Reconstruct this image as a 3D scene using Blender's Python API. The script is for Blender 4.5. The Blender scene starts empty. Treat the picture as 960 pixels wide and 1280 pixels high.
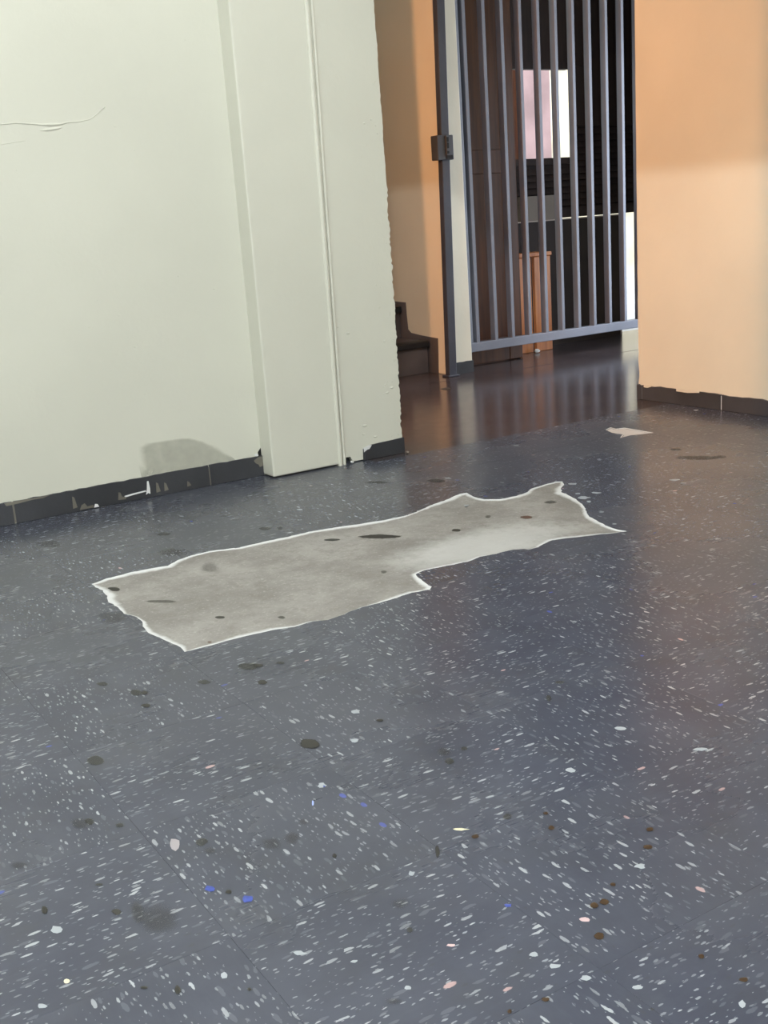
import bpy, bmesh, math, random
from mathutils import Matrix, Vector
random.seed(7)
scene = bpy.context.scene
col = scene.collection

# ------------------------------------------------------------------ camera
CAM_H = 0.82
cam_data = bpy.data.cameras.new('camera')
cam = bpy.data.objects.new('camera', cam_data)
col.objects.link(cam)
R_ = Vector((0.844368, -0.531464, -0.067749))
U_ = Vector((0.191234, 0.180843, 0.964741))
F_ = Vector((0.500473, 0.827552, -0.254332))
m = Matrix.Identity(4)
for i in range(3):
    m[i][0] = R_[i]; m[i][1] = U_[i]; m[i][2] = -F_[i]
m[0][3], m[1][3], m[2][3] = 0, 0, CAM_H
cam.matrix_world = m
cam_data.sensor_fit = 'VERTICAL'
cam_data.sensor_height = 36.0
cam_data.sensor_width = 27.0
cam_data.lens = 1417.88 * 36.0 / 1280.0
cam_data.clip_start = 0.02
scene.camera = cam

# ------------------------------------------------------------------ world, lights, exposure
scene.view_settings.view_transform = 'Standard'
scene.view_settings.look = 'None'
scene.view_settings.gamma = 1.0
scene.view_settings.use_curve_mapping = False
scene.view_settings.exposure = 0.0

world = bpy.data.worlds.new('world'); scene.world = world
world.use_nodes = True
bg = world.node_tree.nodes['Background']
bg.inputs[0].default_value = (0.80, 0.90, 1.0, 1)      # even overcast sky
bg.inputs[1].default_value = 3.2

def area(name, loc, aim, sx, sy, power, color):
    d = bpy.data.lights.new(name, 'AREA'); d.shape = 'RECTANGLE'
    d.size = sx; d.size_y = sy; d.energy = power; d.color = color
    o = bpy.data.objects.new(name, d); col.objects.link(o)
    o.location = loc
    o.rotation_euler = Vector(aim).to_track_quat('-Z', 'Y').to_euler()
    return o
def bulb(name, loc, radius, power, color):
    d = bpy.data.lights.new(name, 'POINT'); d.shadow_soft_size = radius
    d.energy = power; d.color = color
    o = bpy.data.objects.new(name, d); col.objects.link(o); o.location = loc
    return o
# added soft fill from behind and left of the camera, no windows there
area('hall_fill_rear', (0.2, -2.9, 1.75), (0, 1, 0), 4.6, 1.7, 20, (0.88, 0.95, 1.0))
area('hall_fill_side', (-2.9, 0.6, 1.75), (1, 0, 0), 4.4, 1.7, 48, (0.95, 1.0, 0.96))
# ceiling bulb of the hall
bulb('hall_ceiling_bulb', (0.16, 0.29, 3.28), 0.05, 335, (0.98, 1.0, 0.99))
# unseen point lamp standing in for low sun down the corridor
bulb('corridor_sun_lamp', (0.84, 4.195, 1.75), 0.05, 125, (1.0, 0.43, 0.155))
# open side of the porch beyond the gate
area('porch_daylight', (4.98, 4.15, 0.85), (-1, 0.0, 0), 0.9, 1.5, 22, (0.72, 0.84, 1.0))

# ------------------------------------------------------------------ node helpers
class NT:
    def __init__(s, name):
        s.mat = bpy.data.materials.new(name); s.mat.use_nodes = True
        s.t = s.mat.node_tree; s.n = s.t.nodes
        s.b = s.n['Principled BSDF']; s.out = s.n['Material Output']
    def add(s, kind, **kw):
        nd = s.n.new(kind)
        for k, v in kw.items(): setattr(nd, k, v)
        return nd
    def link(s, a, b): s.t.links.new(a, b)
    def inp(s, sock, v):
        if hasattr(v, 'is_linked') or hasattr(v, 'links'): s.link(v, sock)
        else: sock.default_value = v
    def math(s, op, a, b=0.0, c=None, clamp=False):
        nd = s.add('ShaderNodeMath', operation=op); nd.use_clamp = clamp
        s.inp(nd.inputs[0], a); s.inp(nd.inputs[1], b)
        if c is not None: s.inp(nd.inputs[2], c)
        return nd.outputs[0]
    def mix(s, f, a, b):
        nd = s.add('ShaderNodeMix', data_type='RGBA')
        s.inp(nd.inputs[0], f); s.inp(nd.inputs[6], a); s.inp(nd.inputs[7], b)
        return nd.outputs[2]
    def ramp(s, v, lo, hi):
        nd = s.add('ShaderNodeMapRange'); nd.interpolation_type = 'SMOOTHSTEP'
        s.inp(nd.inputs[0], v); nd.inputs[1].default_value = lo; nd.inputs[2].default_value = hi
        return nd.outputs[0]
    def coord(s, kind='Object'): return s.add('ShaderNodeTexCoord').outputs[kind]
    def mapping(s, v, loc=(0,0,0), rot=(0,0,0), scale=(1,1,1)):
        nd = s.add('ShaderNodeMapping'); s.link(v, nd.inputs[0])
        nd.inputs[1].default_value = loc; nd.inputs[2].default_value = rot; nd.inputs[3].default_value = scale
        return nd.outputs[0]
    def vadd(s, a, b, op='ADD'):
        nd = s.add('ShaderNodeVectorMath', operation=op); s.inp(nd.inputs[0], a); s.inp(nd.inputs[1], b)
        return nd.outputs[0]
    def noise(s, v, scale, detail=3, rough=0.5):
        nd = s.add('ShaderNodeTexNoise'); s.link(v, nd.inputs['Vector'])
        nd.inputs['Scale'].default_value = scale; nd.inputs['Detail'].default_value = detail
        nd.inputs['Roughness'].default_value = rough
        return nd.outputs
    def voro(s, v, scale):
        nd = s.add('ShaderNodeTexVoronoi', voronoi_dimensions='2D'); s.link(v, nd.inputs['Vector'])
        nd.inputs['Scale'].default_value = scale
        return nd.outputs
    def bump(s, h, strength, dist=0.01):
        nd = s.add('ShaderNodeBump'); nd.inputs['Strength'].default_value = strength
        nd.inputs['Distance'].default_value = dist; s.link(h, nd.inputs['Height'])
        s.link(nd.outputs[0], s.b.inputs['Normal'])
def rgb(r, g, b): return (r, g, b, 1)

def paint(name, c, var=0.06, rough=0.55, bump=0.25, bscale=45, spec=0.4, metal=0.0):
    t = NT(name); p = t.coord()
    n1 = t.noise(p, 2.3, 4)[0]; n2 = t.noise(p, bscale, 4, 0.6)[0]
    dark = rgb(*[x * (1 - var * 1.6) for x in c]); lite = rgb(*[min(1, x * (1 + var)) for x in c])
    t.link(t.mix(t.ramp(n1, 0.3, 0.7), dark, lite), t.b.inputs['Base Color'])
    t.b.inputs['Roughness'].default_value = rough
    t.b.inputs['Specular IOR Level'].default_value = spec
    t.b.inputs['Metallic'].default_value = metal
    if bump: t.bump(n2, bump, 0.004)
    return t.mat

def floor_tile_material(name, offset_by_object):
    t = NT(name); p = t.coord()
    if offset_by_object:
        rnd = t.add('ShaderNodeObjectInfo').outputs['Random']
        cmb = t.add('ShaderNodeCombineXYZ')
        t.link(t.math('MULTIPLY', rnd, 37.0), cmb.inputs[0]); t.link(t.math('MULTIPLY', rnd, 91.0), cmb.inputs[1])
        p = t.vadd(p, cmb.outputs[0])
    wob = t.noise(p, 16, 2)[1]
    wv = t.add('ShaderNodeVectorMath', operation='SCALE'); t.link(t.vadd(wob, (0.5,0.5,0.5), 'SUBTRACT'), wv.inputs[0]); wv.inputs[3].default_value = 0.010
    fine = t.noise(p, 260, 2)[1]
    fv = t.add('ShaderNodeVectorMath', operation='SCALE'); t.link(t.vadd(fine, (0.5,0.5,0.5), 'SUBTRACT'), fv.inputs[0]); fv.inputs[3].default_value = 0.0020
    q = t.vadd(t.vadd(p, wv.outputs[0]), fv.outputs[0])
    def flecks(rot, sx, sy, present, r0, r1, loc=(0,0,0)):
        v = t.voro(t.mapping(q, loc, (0,0,rot), (sx, sy, 1)), 1.0)
        sep = t.add('ShaderNodeSeparateColor'); t.link(v['Color'], sep.inputs[0])
        on = t.math('GREATER_THAN', sep.outputs[0], present)
        rad = t.math('MULTIPLY_ADD', t.math('POWER', sep.outputs[1], 1.8), r1 - r0, r0)
        inside = t.ramp(t.math('SUBTRACT', rad, v['Distance']), -0.02, 0.05)
        return t.math('MULTIPLY', on, inside), sep.outputs[2]
    cloud = t.noise(p, 5.5, 5, 0.6)[0]
    streak = t.noise(t.mapping(p, (0,0,0), (0,0,0), (26, 120, 1)), 1.0, 3, 0.6)[0]
    base = t.mix(t.ramp(cloud, 0.3, 0.7), rgb(0.050,0.056,0.082), rgb(0.068,0.075,0.104))
    base = t.mix(t.math('MULTIPLY', t.ramp(streak, 0.45, 0.8), 0.12), base, rgb(0.095,0.105,0.135))
    # big pale chips, small pale chips, faint chips, dark chips, rare blue and pink chips
    a, ar = flecks(0.12, 38, 130, 0.79, 0.06, 0.40)
    b, br = flecks(-0.25, 72, 210, 0.70, 0.08, 0.36, (3.1,1.7,0))
    c, cr = flecks(0.45, 40, 130, 0.80, 0.10, 0.45, (8.1,4.7,0))
    d, dr = flecks(0.9, 52, 120, 0.95, 0.14, 0.30, (1.1,9.7,0))
    e, er = flecks(0.25, 30, 62, 0.994, 0.16, 0.30, (5.1,2.2,0))
    colr = t.mix(t.math('MULTIPLY', c, 0.20), base, rgb(0.26,0.28,0.32))
    colr = t.mix(t.math('MULTIPLY', d, 0.40), colr, rgb(0.055,0.06,0.07))
    colr = t.mix(t.math('MULTIPLY', b, t.math('MULTIPLY_ADD', br, 0.5, 0.2)), colr, rgb(0.36,0.39,0.43))
    colr = t.mix(t.math('MULTIPLY', a, t.math('MULTIPLY_ADD', ar, 0.6, 0.25)), colr, rgb(0.46,0.49,0.53))
    hue = t.mix(t.math('GREATER_THAN', er, 0.5), rgb(0.07,0.10,0.42), rgb(0.55,0.38,0.38))
    colr = t.mix(t.math('MULTIPLY', e, 0.8), colr, hue)
    # ground-in dirt, in the place's own coordinates
    g = t.add('ShaderNodeNewGeometry').outputs['Position']
    dirt = t.ramp(t.noise(g, 1.9, 4, 0.5)[0], 0.30, 0.80)
    grime = t.ramp(t.noise(g, 11.0, 3, 0.5)[0], 0.45, 0.95)
    colr = t.mix(t.math('MULTIPLY', dirt, 0.22), colr, rgb(0.095,0.095,0.095))
    colr = t.mix(t.math('MULTIPLY', grime, 0.35), colr, rgb(0.05,0.05,0.048))
    t.link(colr, t.b.inputs['Base Color'])
    sc = t.noise(t.mapping(g, (0,0,0), (0,0,0.4), (3, 40, 1)), 1.0, 4, 0.7)[0]
    ro = t.math('MULTIPLY_ADD', dirt, 0.12, 0.20)
    ro = t.math('MULTIPLY_ADD', sc, 0.04, ro)
    t.link(ro, t.b.inputs['Roughness'])
    t.b.inputs['Specular IOR Level'].default_value = 0.42
    t.bump(t.noise(g, 9.0, 2)[0], 0.10, 0.004)
    return t.mat

def screed_material():
    t = NT('bare screed'); g = t.add('ShaderNodeNewGeometry').outputs['Position']
    n1 = t.noise(g, 5.0, 6, 0.65)[0]; n2 = t.noise(g, 28.0, 5, 0.7)[0]; n3 = t.noise(g, 160.0, 3, 0.6)[0]
    cc = t.mix(t.ramp(n1, 0.32, 0.68), rgb(0.230,0.217,0.206), rgb(0.345,0.330,0.318))
    cc = t.mix(t.math('MULTIPLY', t.ramp(n2, 0.48, 0.70), 0.6), cc, rgb(0.19,0.175,0.155))
    cc = t.mix(t.math('MULTIPLY', t.ramp(n3, 0.55, 0.75), 0.35), cc, rgb(0.58,0.56,0.53))
    # pale dusty corner next to the notch
    dx = t.vadd(g, (1.62, 2.21, 0), 'SUBTRACT')
    ln = t.add('ShaderNodeVectorMath', operation='LENGTH'); t.link(t.mapping(dx, (0,0,0), (0,0,0), (0.62,1.25,0)), ln.inputs[0])
    pale = t.ramp(t.math('ADD', ln.outputs['Value'], t.math('MULTIPLY', n2, 0.10)), 0.26, 0.12)
    cc = t.mix(t.math('MULTIPLY', pale, 0.65), cc, rgb(0.60,0.60,0.60))
    at = t.add('ShaderNodeAttribute', attribute_name='rim')
    rim = t.ramp(t.math('MULTIPLY_ADD', n2, 0.9, t.math('SUBTRACT', at.outputs['Fac'], 0.45)), 0.05, 0.75)
    cc = t.mix(t.math('MULTIPLY', rim, 0.92), cc, rgb(0.74,0.75,0.77))
    t.link(cc, t.b.inputs['Base Color']); t.b.inputs['Roughness'].default_value = 0.75
    t.b.inputs['Specular IOR Level'].default_value = 0.3
    t.bump(n2, 0.25, 0.003)
    return t.mat

def film_material(name, c, strength, rough=0.5, soft=False):
    """thin film of dirt or plain grey that thins out to nothing at its ragged edge"""
    t = NT(name); g = t.add('ShaderNodeNewGeometry').outputs['Position']
    at = t.add('ShaderNodeAttribute', attribute_name='film')
    n = t.noise(g, 22.0 if soft else 70.0, 4, 0.6)[0]
    t.b.inputs['Base Color'].default_value = rgb(*c); t.b.inputs['Roughness'].default_value = rough
    al = t.ramp(t.math('MULTIPLY_ADD', n, 0.8, t.math('SUBTRACT', at.outputs['Fac'], 0.4)), 0.0 if soft else 0.05, 0.95 if soft else 0.40)
    t.link(t.math('MULTIPLY', al, strength), t.b.inputs['Alpha'])
    return t.mat

def wood_material(name, c1, c2, rough=0.3, scale=(30, 30, 2.0)):
    t = NT(name); p = t.coord()
    n = t.noise(t.mapping(p, (0,0,0), (0,0,0), scale), 1.0, 5, 0.6)[0]
    t.link(t.mix(t.ramp(n, 0.3, 0.7), rgb(*c1), rgb(*c2)), t.b.inputs['Base Color'])
    t.b.inputs['Roughness'].default_value = rough
    t.bump(n, 0.15, 0.002)
    return t.mat

M = {}
M['green'] = paint('pale green wall paint', (0.68, 0.68, 0.605), 0.02, 0.42, 0.22, 38)
M['cream'] = paint('cream wall paint', (0.72, 0.675, 0.56), 0.03, 0.5, 0.18, 38)
M['ceiling'] = paint('white ceiling paint', (0.70, 0.71, 0.68), 0.03, 0.8, 0)
M['base'] = paint('dark baseboard vinyl', (0.045, 0.047, 0.055), 0.25, 0.5, 0.3, 70)
M['stair'] = paint('dark stair paint', (0.10, 0.088, 0.092), 0.25, 0.45, 0.3, 50)
M['nosing'] = paint('black stair nosing', (0.012, 0.013, 0.016), 0.2, 0.5, 0.2)
M['steel'] = paint('blue grey gate enamel', (0.19, 0.20, 0.245), 0.12, 0.42, 0.2, 60, 0.5)
M['post'] = paint('dark slate post enamel', (0.045, 0.050, 0.072), 0.15, 0.42, 0.2, 60, 0.5)
M['lock'] = paint('lock box enamel', (0.055, 0.060, 0.075), 0.15, 0.5, 0.2, 60, 0.5)
M['black'] = paint('black recess', (0.004, 0.004, 0.005), 0.1, 0.7, 0)
M['tile'] = floor_tile_material('speckled blue grey vinyl tile', True)
M['sheet'] = floor_tile_material('speckled blue grey vinyl floor', False)
M['screed'] = screed_material()
M['adhesive'] = paint('dry pale adhesive', (0.74, 0.72, 0.72), 0.10, 0.8, 0.3, 60)
M['grime'] = paint('old grimy paint', (0.17, 0.16, 0.135), 0.2, 0.7, 0.2)
M['white_chip'] = paint('white chip', (0.80, 0.81, 0.82), 0.05, 0.6, 0.2)
M['edge'] = paint('broken tile edge', (0.76, 0.77, 0.78), 0.06, 0.7, 0.3, 120)
M['door_wood'] = wood_material('red brown varnished wood', (0.055, 0.016, 0.006), (0.115, 0.040, 0.013), 0.4)
M['orange_wood'] = wood_material('orange varnished wood', (0.42, 0.13, 0.035), (0.60, 0.22, 0.06), 0.35)
M['dark_wood'] = wood_material('dark brown stained wood', (0.014, 0.007, 0.006), (0.028, 0.014, 0.012), 0.75)
M['board'] = paint('dark brown board', (0.028, 0.019, 0.017), 0.2, 0.75, 0.2)
M['board_edge'] = paint('pale board edge', (0.40, 0.34, 0.30), 0.05, 0.6, 0.1)
M['card'] = paint('grey brown cardboard', (0.20, 0.17, 0.145), 0.1, 0.8, 0.1)
M['plaster'] = paint('sunlit cream plaster', (0.84, 0.72, 0.52), 0.2, 0.85, 0.6, 14)
M['pink_plaster'] = paint('pink washed plaster', (0.40, 0.26, 0.25), 0.15, 0.85, 0.5, 14)
M['ground'] = paint('pale concrete', (0.62, 0.61, 0.60), 0.08, 0.85, 0.3)
def red_floor():
    t = NT('worn red brown floor paint'); g = t.add('ShaderNodeNewGeometry').outputs['Position']
    n = t.noise(g, 3.0, 6, 0.65)[0]; n2 = t.noise(g, 24.0, 4, 0.6)[0]
    cc = t.mix(t.ramp(n, 0.3, 0.7), rgb(0.045,0.036,0.040), rgb(0.070,0.058,0.062))
    cc = t.mix(t.math('MULTIPLY', t.ramp(n2, 0.55, 0.75), 0.4), cc, rgb(0.08,0.07,0.07))
    t.link(cc, t.b.inputs['Base Color'])
    t.link(t.math('MULTIPLY_ADD', n2, 0.12, 0.12), t.b.inputs['Roughness'])
    t.bump(n2, 0.06, 0.004)
    return t.mat
M['red'] = red_floor()

# ------------------------------------------------------------------ mesh helpers
class MB:
    """collects shapes and links them as one mesh object"""
    def __init__(s): s.v = []; s.f = []; s.mi = []
    def poly(s, pts, faces, mi=0):
        o = len(s.v); s.v += [tuple(p) for p in pts]
        for f in faces: s.f.append(tuple(o + i for i in f)); s.mi.append(mi)
        return s
    def box(s, x0, x1, y0, y1, z0, z1, mi=0):
        p = [(x0,y0,z0),(x1,y0,z0),(x1,y1,z0),(x0,y1,z0),(x0,y0,z1),(x1,y0,z1),(x1,y1,z1),(x0,y1,z1)]
        return s.poly(p, [(0,3,2,1),(4,5,6,7),(0,1,5,4),(1,2,6,5),(2,3,7,6),(3,0,4,7)], mi)
    def prism(s, pts, axis, a, b, mi=0):
        """outline pts (2-D) swept from a to b along axis 'x', 'y' or 'z'"""
        def P(u, w):
            return {'x': (w, u[0], u[1]), 'y': (u[0], w, u[1]), 'z': (u[0], u[1], w)}[axis]
        n = len(pts); o = [P(p, a) for p in pts] + [P(p, b) for p in pts]
        fs = [tuple(range(n)), tuple(range(2*n-1, n-1, -1))]
        fs += [(i, (i+1) % n, n + (i+1) % n, n + i) for i in range(n)]
        return s.poly(o, fs, mi)
    def mesh(s, name, mats):
        me = bpy.data.meshes.new(name); me.from_pydata(s.v, [], s.f); me.update()
        for mm in mats: me.materials.append(mm)
        for p, i in zip(me.polygons, s.mi): p.material_index = i
        bm = bmesh.new(); bm.from_mesh(me); bmesh.ops.recalc_face_normals(bm, faces=bm.faces[:]); bm.to_mesh(me); bm.free()
        return me
    def build(s, name, mats, parent=None, bevel=0.0, seg=2):
        if not isinstance(mats, (list, tuple)): mats = [mats]
        o = bpy.data.objects.new(name, s.mesh(name, mats)); col.objects.link(o)
        if bevel: do_bevel(o.data, bevel, seg)
        if parent is not None: o.parent = parent
        return o
def do_bevel(me, w, seg=2):
    bm = bmesh.new(); bm.from_mesh(me)
    es = [e for e in bm.edges if len(e.link_faces) == 2 and e.calc_face_angle(0) > 0.5]
    bmesh.ops.bevel(bm, geom=es, offset=w, segments=seg, affect='EDGES', profile=0.5)
    bm.to_mesh(me); bm.free()
def tag(o, label=None, cat=None, group=None, kind=None):
    if label: o['label'] = label
    if cat: o['category'] = cat
    if group: o['group'] = group
    if kind: o['kind'] = kind
    return o
def struct(o, label=None): return tag(o, label, None, None, 'structure')
def empty(name, loc=(0,0,0)):
    o = bpy.data.objects.new(name, None); col.objects.link(o); o.location = loc
    return o
def B(*a): return MB().box(*a)
def ragged(a, b, n, amp, seed):
    """n+1 values from a to b, each paired with a jitter"""
    r = random.Random(seed)
    return [(a + (b - a) * i / n, amp * (r.random() - 0.5) * 2 * (1 if 0 < i < n else 0.3)) for i in range(n + 1)]

CEIL = 3.35
T = 0.305
GX, GY = 0.425, 2.038             # a corner of the tile grid

PATCH = [(0.7453, 2.6209), (0.7877, 2.6394), (0.8552, 2.6439), (0.9178, 2.6369), (0.9446, 2.629), (0.9821, 2.6575), (1.0272, 2.6706), (1.0767, 2.6707), 
    (1.1522, 2.6456), (1.2229, 2.6468), (1.2917, 2.6409), (1.3539, 2.6431), (1.4334, 2.6288), (1.4978, 2.6083), (1.5673, 2.5946), (1.63, 2.5891), 
    (1.6778, 2.6003), (1.7552, 2.633), (1.8248, 2.6517), (1.8885, 2.6799), (1.9073, 2.6735), (1.8933, 2.6186), (1.8972, 2.5734), (1.929, 2.539), 
    (1.9837, 2.534), (2.0374, 2.545), (2.0669, 2.5699), (2.1259, 2.578), (2.1763, 2.5821), (2.1891, 2.5677), (2.1658, 2.5336), (2.1336, 2.5107), 
    (2.1037, 2.4724), (2.087, 2.408), (2.0649, 2.3526), (2.0391, 2.3038), (1.9946, 2.2414), (1.9772, 2.2127), (1.9589, 2.1525), (1.9472, 2.1098), 
    (1.9436, 2.0707), (1.953, 2.0402), (1.9208, 2.0524), (1.8645, 2.0791), (1.8153, 2.0987), (1.7665, 2.1181), (1.7431, 2.1119), (1.7014, 2.0957), 
    (1.672, 2.0967), (1.6693, 2.1089), (1.6442, 2.1245), (1.5958, 2.1259), (1.5521, 2.1325), (1.5083, 2.1219), (1.4553, 2.1301), (1.3928, 2.1397), 
    (1.3607, 2.1291), (1.3464, 2.0779), (1.341, 2.0439), (1.3412, 2.0283), (1.3233, 2.0149), (1.282, 2.0241), (1.2041, 2.0176), (1.1643, 2.0196), 
    (1.1224, 2.0173), (1.0967, 2.0074), (1.0538, 2.0009), (1.0234, 2.0158), (0.9841, 2.0136), (0.9349, 2.0272), (0.8842, 2.0363), (0.8304, 2.037), 
    (0.786, 2.0361), (0.7441, 2.0393), (0.7494, 2.0689), (0.7441, 2.103), (0.7373, 2.139), (0.7278, 2.1968), (0.7328, 2.2434), (0.7438, 2.2727), 
    (0.7431, 2.3207), (0.7307, 2.3529), (0.7341, 2.3994), (0.7337, 2.4362), (0.7309, 2.4611), (0.7432, 2.5028), (0.7484, 2.5528), (0.7446, 2.5886)]
    
HOLE2 = [(2.8207, 3.0596), (2.8626, 3.0792), (2.8543, 3.0408), (2.8878, 3.0344), (2.8865, 2.9513), (2.8852, 2.8825), (2.8355, 2.8994), (2.8047, 2.9155), 
    (2.7479, 2.9082), (2.7972, 2.9478), (2.7943, 2.9979)]
SPOTS=[(0.7444,1.5135,0.0142,-0.0119,-0.0083,-0.0152,"d"), (0.5883,1.8403,0.0068,-0.0059,-0.0032,-0.0084,"d"), (0.6079,1.8965,0.0047,-0.0040,-0.0033,-0.0089,"d"), (0.5595,1.9914,0.0084,-0.0073,-0.0038,-0.0114,"g"), (0.7129,1.8673,0.0094,-0.0082,-0.0046,-0.0106,"g"), (0.8106,1.8824,0.0167,-0.0147,-0.0088,-0.0183,"g"), (0.7975,1.7935,0.0069,-0.0060,-0.0050,-0.0101,"d"), (0.8278,1.8724,0.0071,-0.0063,-0.0036,-0.0073,"d"), 
    (0.8654,1.8549,0.0071,-0.0063,-0.0037,-0.0073,"g"), (0.4461,1.6863,0.0125,-0.0104,-0.0055,-0.0167,"g"), (0.5950,1.9076,0.0094,-0.0081,-0.0052,-0.0143,"g"), (0.3623,1.5046,0.0131,-0.0106,-0.0057,-0.0180,"s"), (0.3757,1.5023,0.0056,-0.0045,-0.0029,-0.0090,"g"), (0.4075,1.4626,0.0056,-0.0045,-0.0023,-0.0065,"g"), (0.5587,1.2796,0.0122,-0.0097,-0.0074,-0.0147,"s"), (0.4831,1.3452,0.0071,-0.0057,-0.0042,-0.0097,"g"), 
    (0.4828,1.3171,0.0079,-0.0063,-0.0041,-0.0094,"s"), (0.8782,1.5123,0.0052,-0.0044,-0.0033,-0.0053,"d"), (0.2612,1.4479,0.0125,-0.0099,-0.0027,-0.0102,"s"), (0.3318,1.2599,0.0049,-0.0038,-0.0023,-0.0066,"d"), (0.3530,1.2434,0.0081,-0.0063,-0.0085,-0.0230,"s"), (0.2588,1.3210,0.0033,-0.0026,-0.0025,-0.0088,"d"), (0.4630,1.2117,0.0033,-0.0026,-0.0019,-0.0041,"d"), (0.3337,1.3335,0.0051,-0.0040,-0.0012,-0.0037,"g"), 
    (0.4020,1.0234,0.0022,-0.0016,-0.0015,-0.0031,"d"), (0.3364,1.0716,0.0029,-0.0022,-0.0031,-0.0077,"d"), (0.3072,1.0988,0.0037,-0.0028,-0.0010,-0.0026,"d"), (0.3695,1.2098,0.0208,-0.0161,-0.0123,-0.0316,"s"), (0.7857,1.1214,0.0038,-0.0030,-0.0036,-0.0049,"b"), (0.8793,1.0750,0.0033,-0.0027,-0.0040,-0.0047,"b"), (0.8979,1.1087,0.0026,-0.0021,-0.0028,-0.0033,"b"), (0.7245,1.1223,0.0025,-0.0020,-0.0088,-0.0127,"d"), 
    (0.9783,0.9902,0.0041,-0.0033,-0.0036,-0.0036,"b"), (0.9460,0.9606,0.0048,-0.0038,-0.0041,-0.0041,"b"), (0.8521,0.9263,0.0031,-0.0024,-0.0029,-0.0031,"b"), (0.8051,0.9080,0.0045,-0.0035,-0.0044,-0.0048,"b"), (0.8185,0.9058,0.0045,-0.0035,-0.0045,-0.0048,"b"), (0.7696,0.8609,0.0050,-0.0039,-0.0051,-0.0055,"b"), (0.8330,0.7649,0.0028,-0.0021,-0.0031,-0.0029,"b"), (0.8391,0.7110,0.0040,-0.0030,-0.0030,-0.0026,"b"), 
    (0.6503,0.8140,0.0034,-0.0025,-0.0024,-0.0029,"b"), (0.6083,0.8223,0.0020,-0.0015,-0.0023,-0.0029,"b"), (0.7284,0.7362,0.0020,-0.0015,-0.0017,-0.0017,"g"), (0.8513,1.1353,0.0043,-0.0035,-0.0053,-0.0067,"g"), (0.8957,1.3509,0.0096,-0.0080,-0.0094,-0.0133,"s"), (0.9261,1.3396,0.0039,-0.0032,-0.0048,-0.0066,"g"), (0.8839,1.3193,0.0057,-0.0047,-0.0061,-0.0085,"g"), (1.2062,1.4366,0.0063,-0.0055,-0.0045,-0.0053,"g"), 
    (1.1479,1.3979,0.0041,-0.0035,-0.0084,-0.0100,"g"), (0.6217,1.0552,0.0109,-0.0085,-0.0063,-0.0098,"s"), (0.6019,1.0038,0.0030,-0.0023,-0.0034,-0.0052,"g"), (0.5199,0.9095,0.0083,-0.0063,-0.0028,-0.0043,"s"), (0.6205,1.3022,0.0071,-0.0058,-0.0041,-0.0077,"s"), (0.5872,1.2751,0.0087,-0.0070,-0.0078,-0.0148,"s"), (0.6114,1.1999,0.0025,-0.0020,-0.0029,-0.0051,"d"), (2.6835,2.4960,0.0413,-0.0489,-0.0214,-0.0199,"g"), 
    (2.7395,2.4476,0.0126,-0.0149,-0.0174,-0.0156,"g"), (2.7309,2.6272,0.0131,-0.0158,-0.0135,-0.0130,"g"), (1.7911,2.9978,0.0247,-0.0276,-0.0087,-0.0141,"g"), (1.9335,2.8700,0.0206,-0.0231,-0.0124,-0.0178,"g"), (3.0371,4.3759,0.0157,-0.0236,-0.0213,-0.0302,"d"), (1.0490,2.9211,0.0135,-0.0137,-0.0063,-0.0161,"g"), (0.7007,2.3461,0.0305,-0.0281,-0.0143,-0.0415,"s"), (1.2806,2.7634,0.0131,-0.0134,-0.0075,-0.0152,"g"), 
    (0.7682,3.0729,0.0276,-0.0278,-0.0097,-0.0336,"s"), (0.9991,2.7379,0.0288,-0.0286,-0.0143,-0.0357,"s"), (1.3170,2.7374,0.0049,-0.0050,-0.0077,-0.0150,"g"), ]
SCREED_SPOTS=[(1.3676,2.5358,0.0170,-0.0172,-0.0061,-0.0106,"d"), (1.4738,2.4703,0.0397,-0.0403,-0.0105,-0.0169,"k"), (0.8876,2.1847,0.0080,-0.0074,-0.0043,-0.0095,"d"), (0.9896,2.0907,0.0066,-0.0060,-0.0042,-0.0081,"g"), (1.6532,2.3731,0.0090,-0.0092,-0.0090,-0.0125,"d"), (1.8623,2.3372,0.0120,-0.0126,-0.0103,-0.0127,"r"), (1.0197,2.5416,0.0197,-0.0192,-0.0193,-0.0441,"s"), (0.7741,2.5484,0.0134,-0.0127,-0.0052,-0.0151,"k"), 
    (0.7513,2.5862,0.0045,-0.0043,-0.0031,-0.0093,"k"), (0.7369,2.4520,0.0043,-0.0040,-0.0029,-0.0084,"k"), (1.3216,2.2046,0.0056,-0.0054,-0.0066,-0.0105,"g"), (0.8087,2.0608,0.0038,-0.0034,-0.0019,-0.0042,"r"), (2.0115,2.4137,0.0123,-0.0132,-0.0116,-0.0136,"g"), (0.8268,2.3827,0.0284,-0.0266,-0.0042,-0.0109,"g"), (1.7947,2.4198,0.0061,-0.0064,-0.0101,-0.0132,"g"), ]
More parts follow.
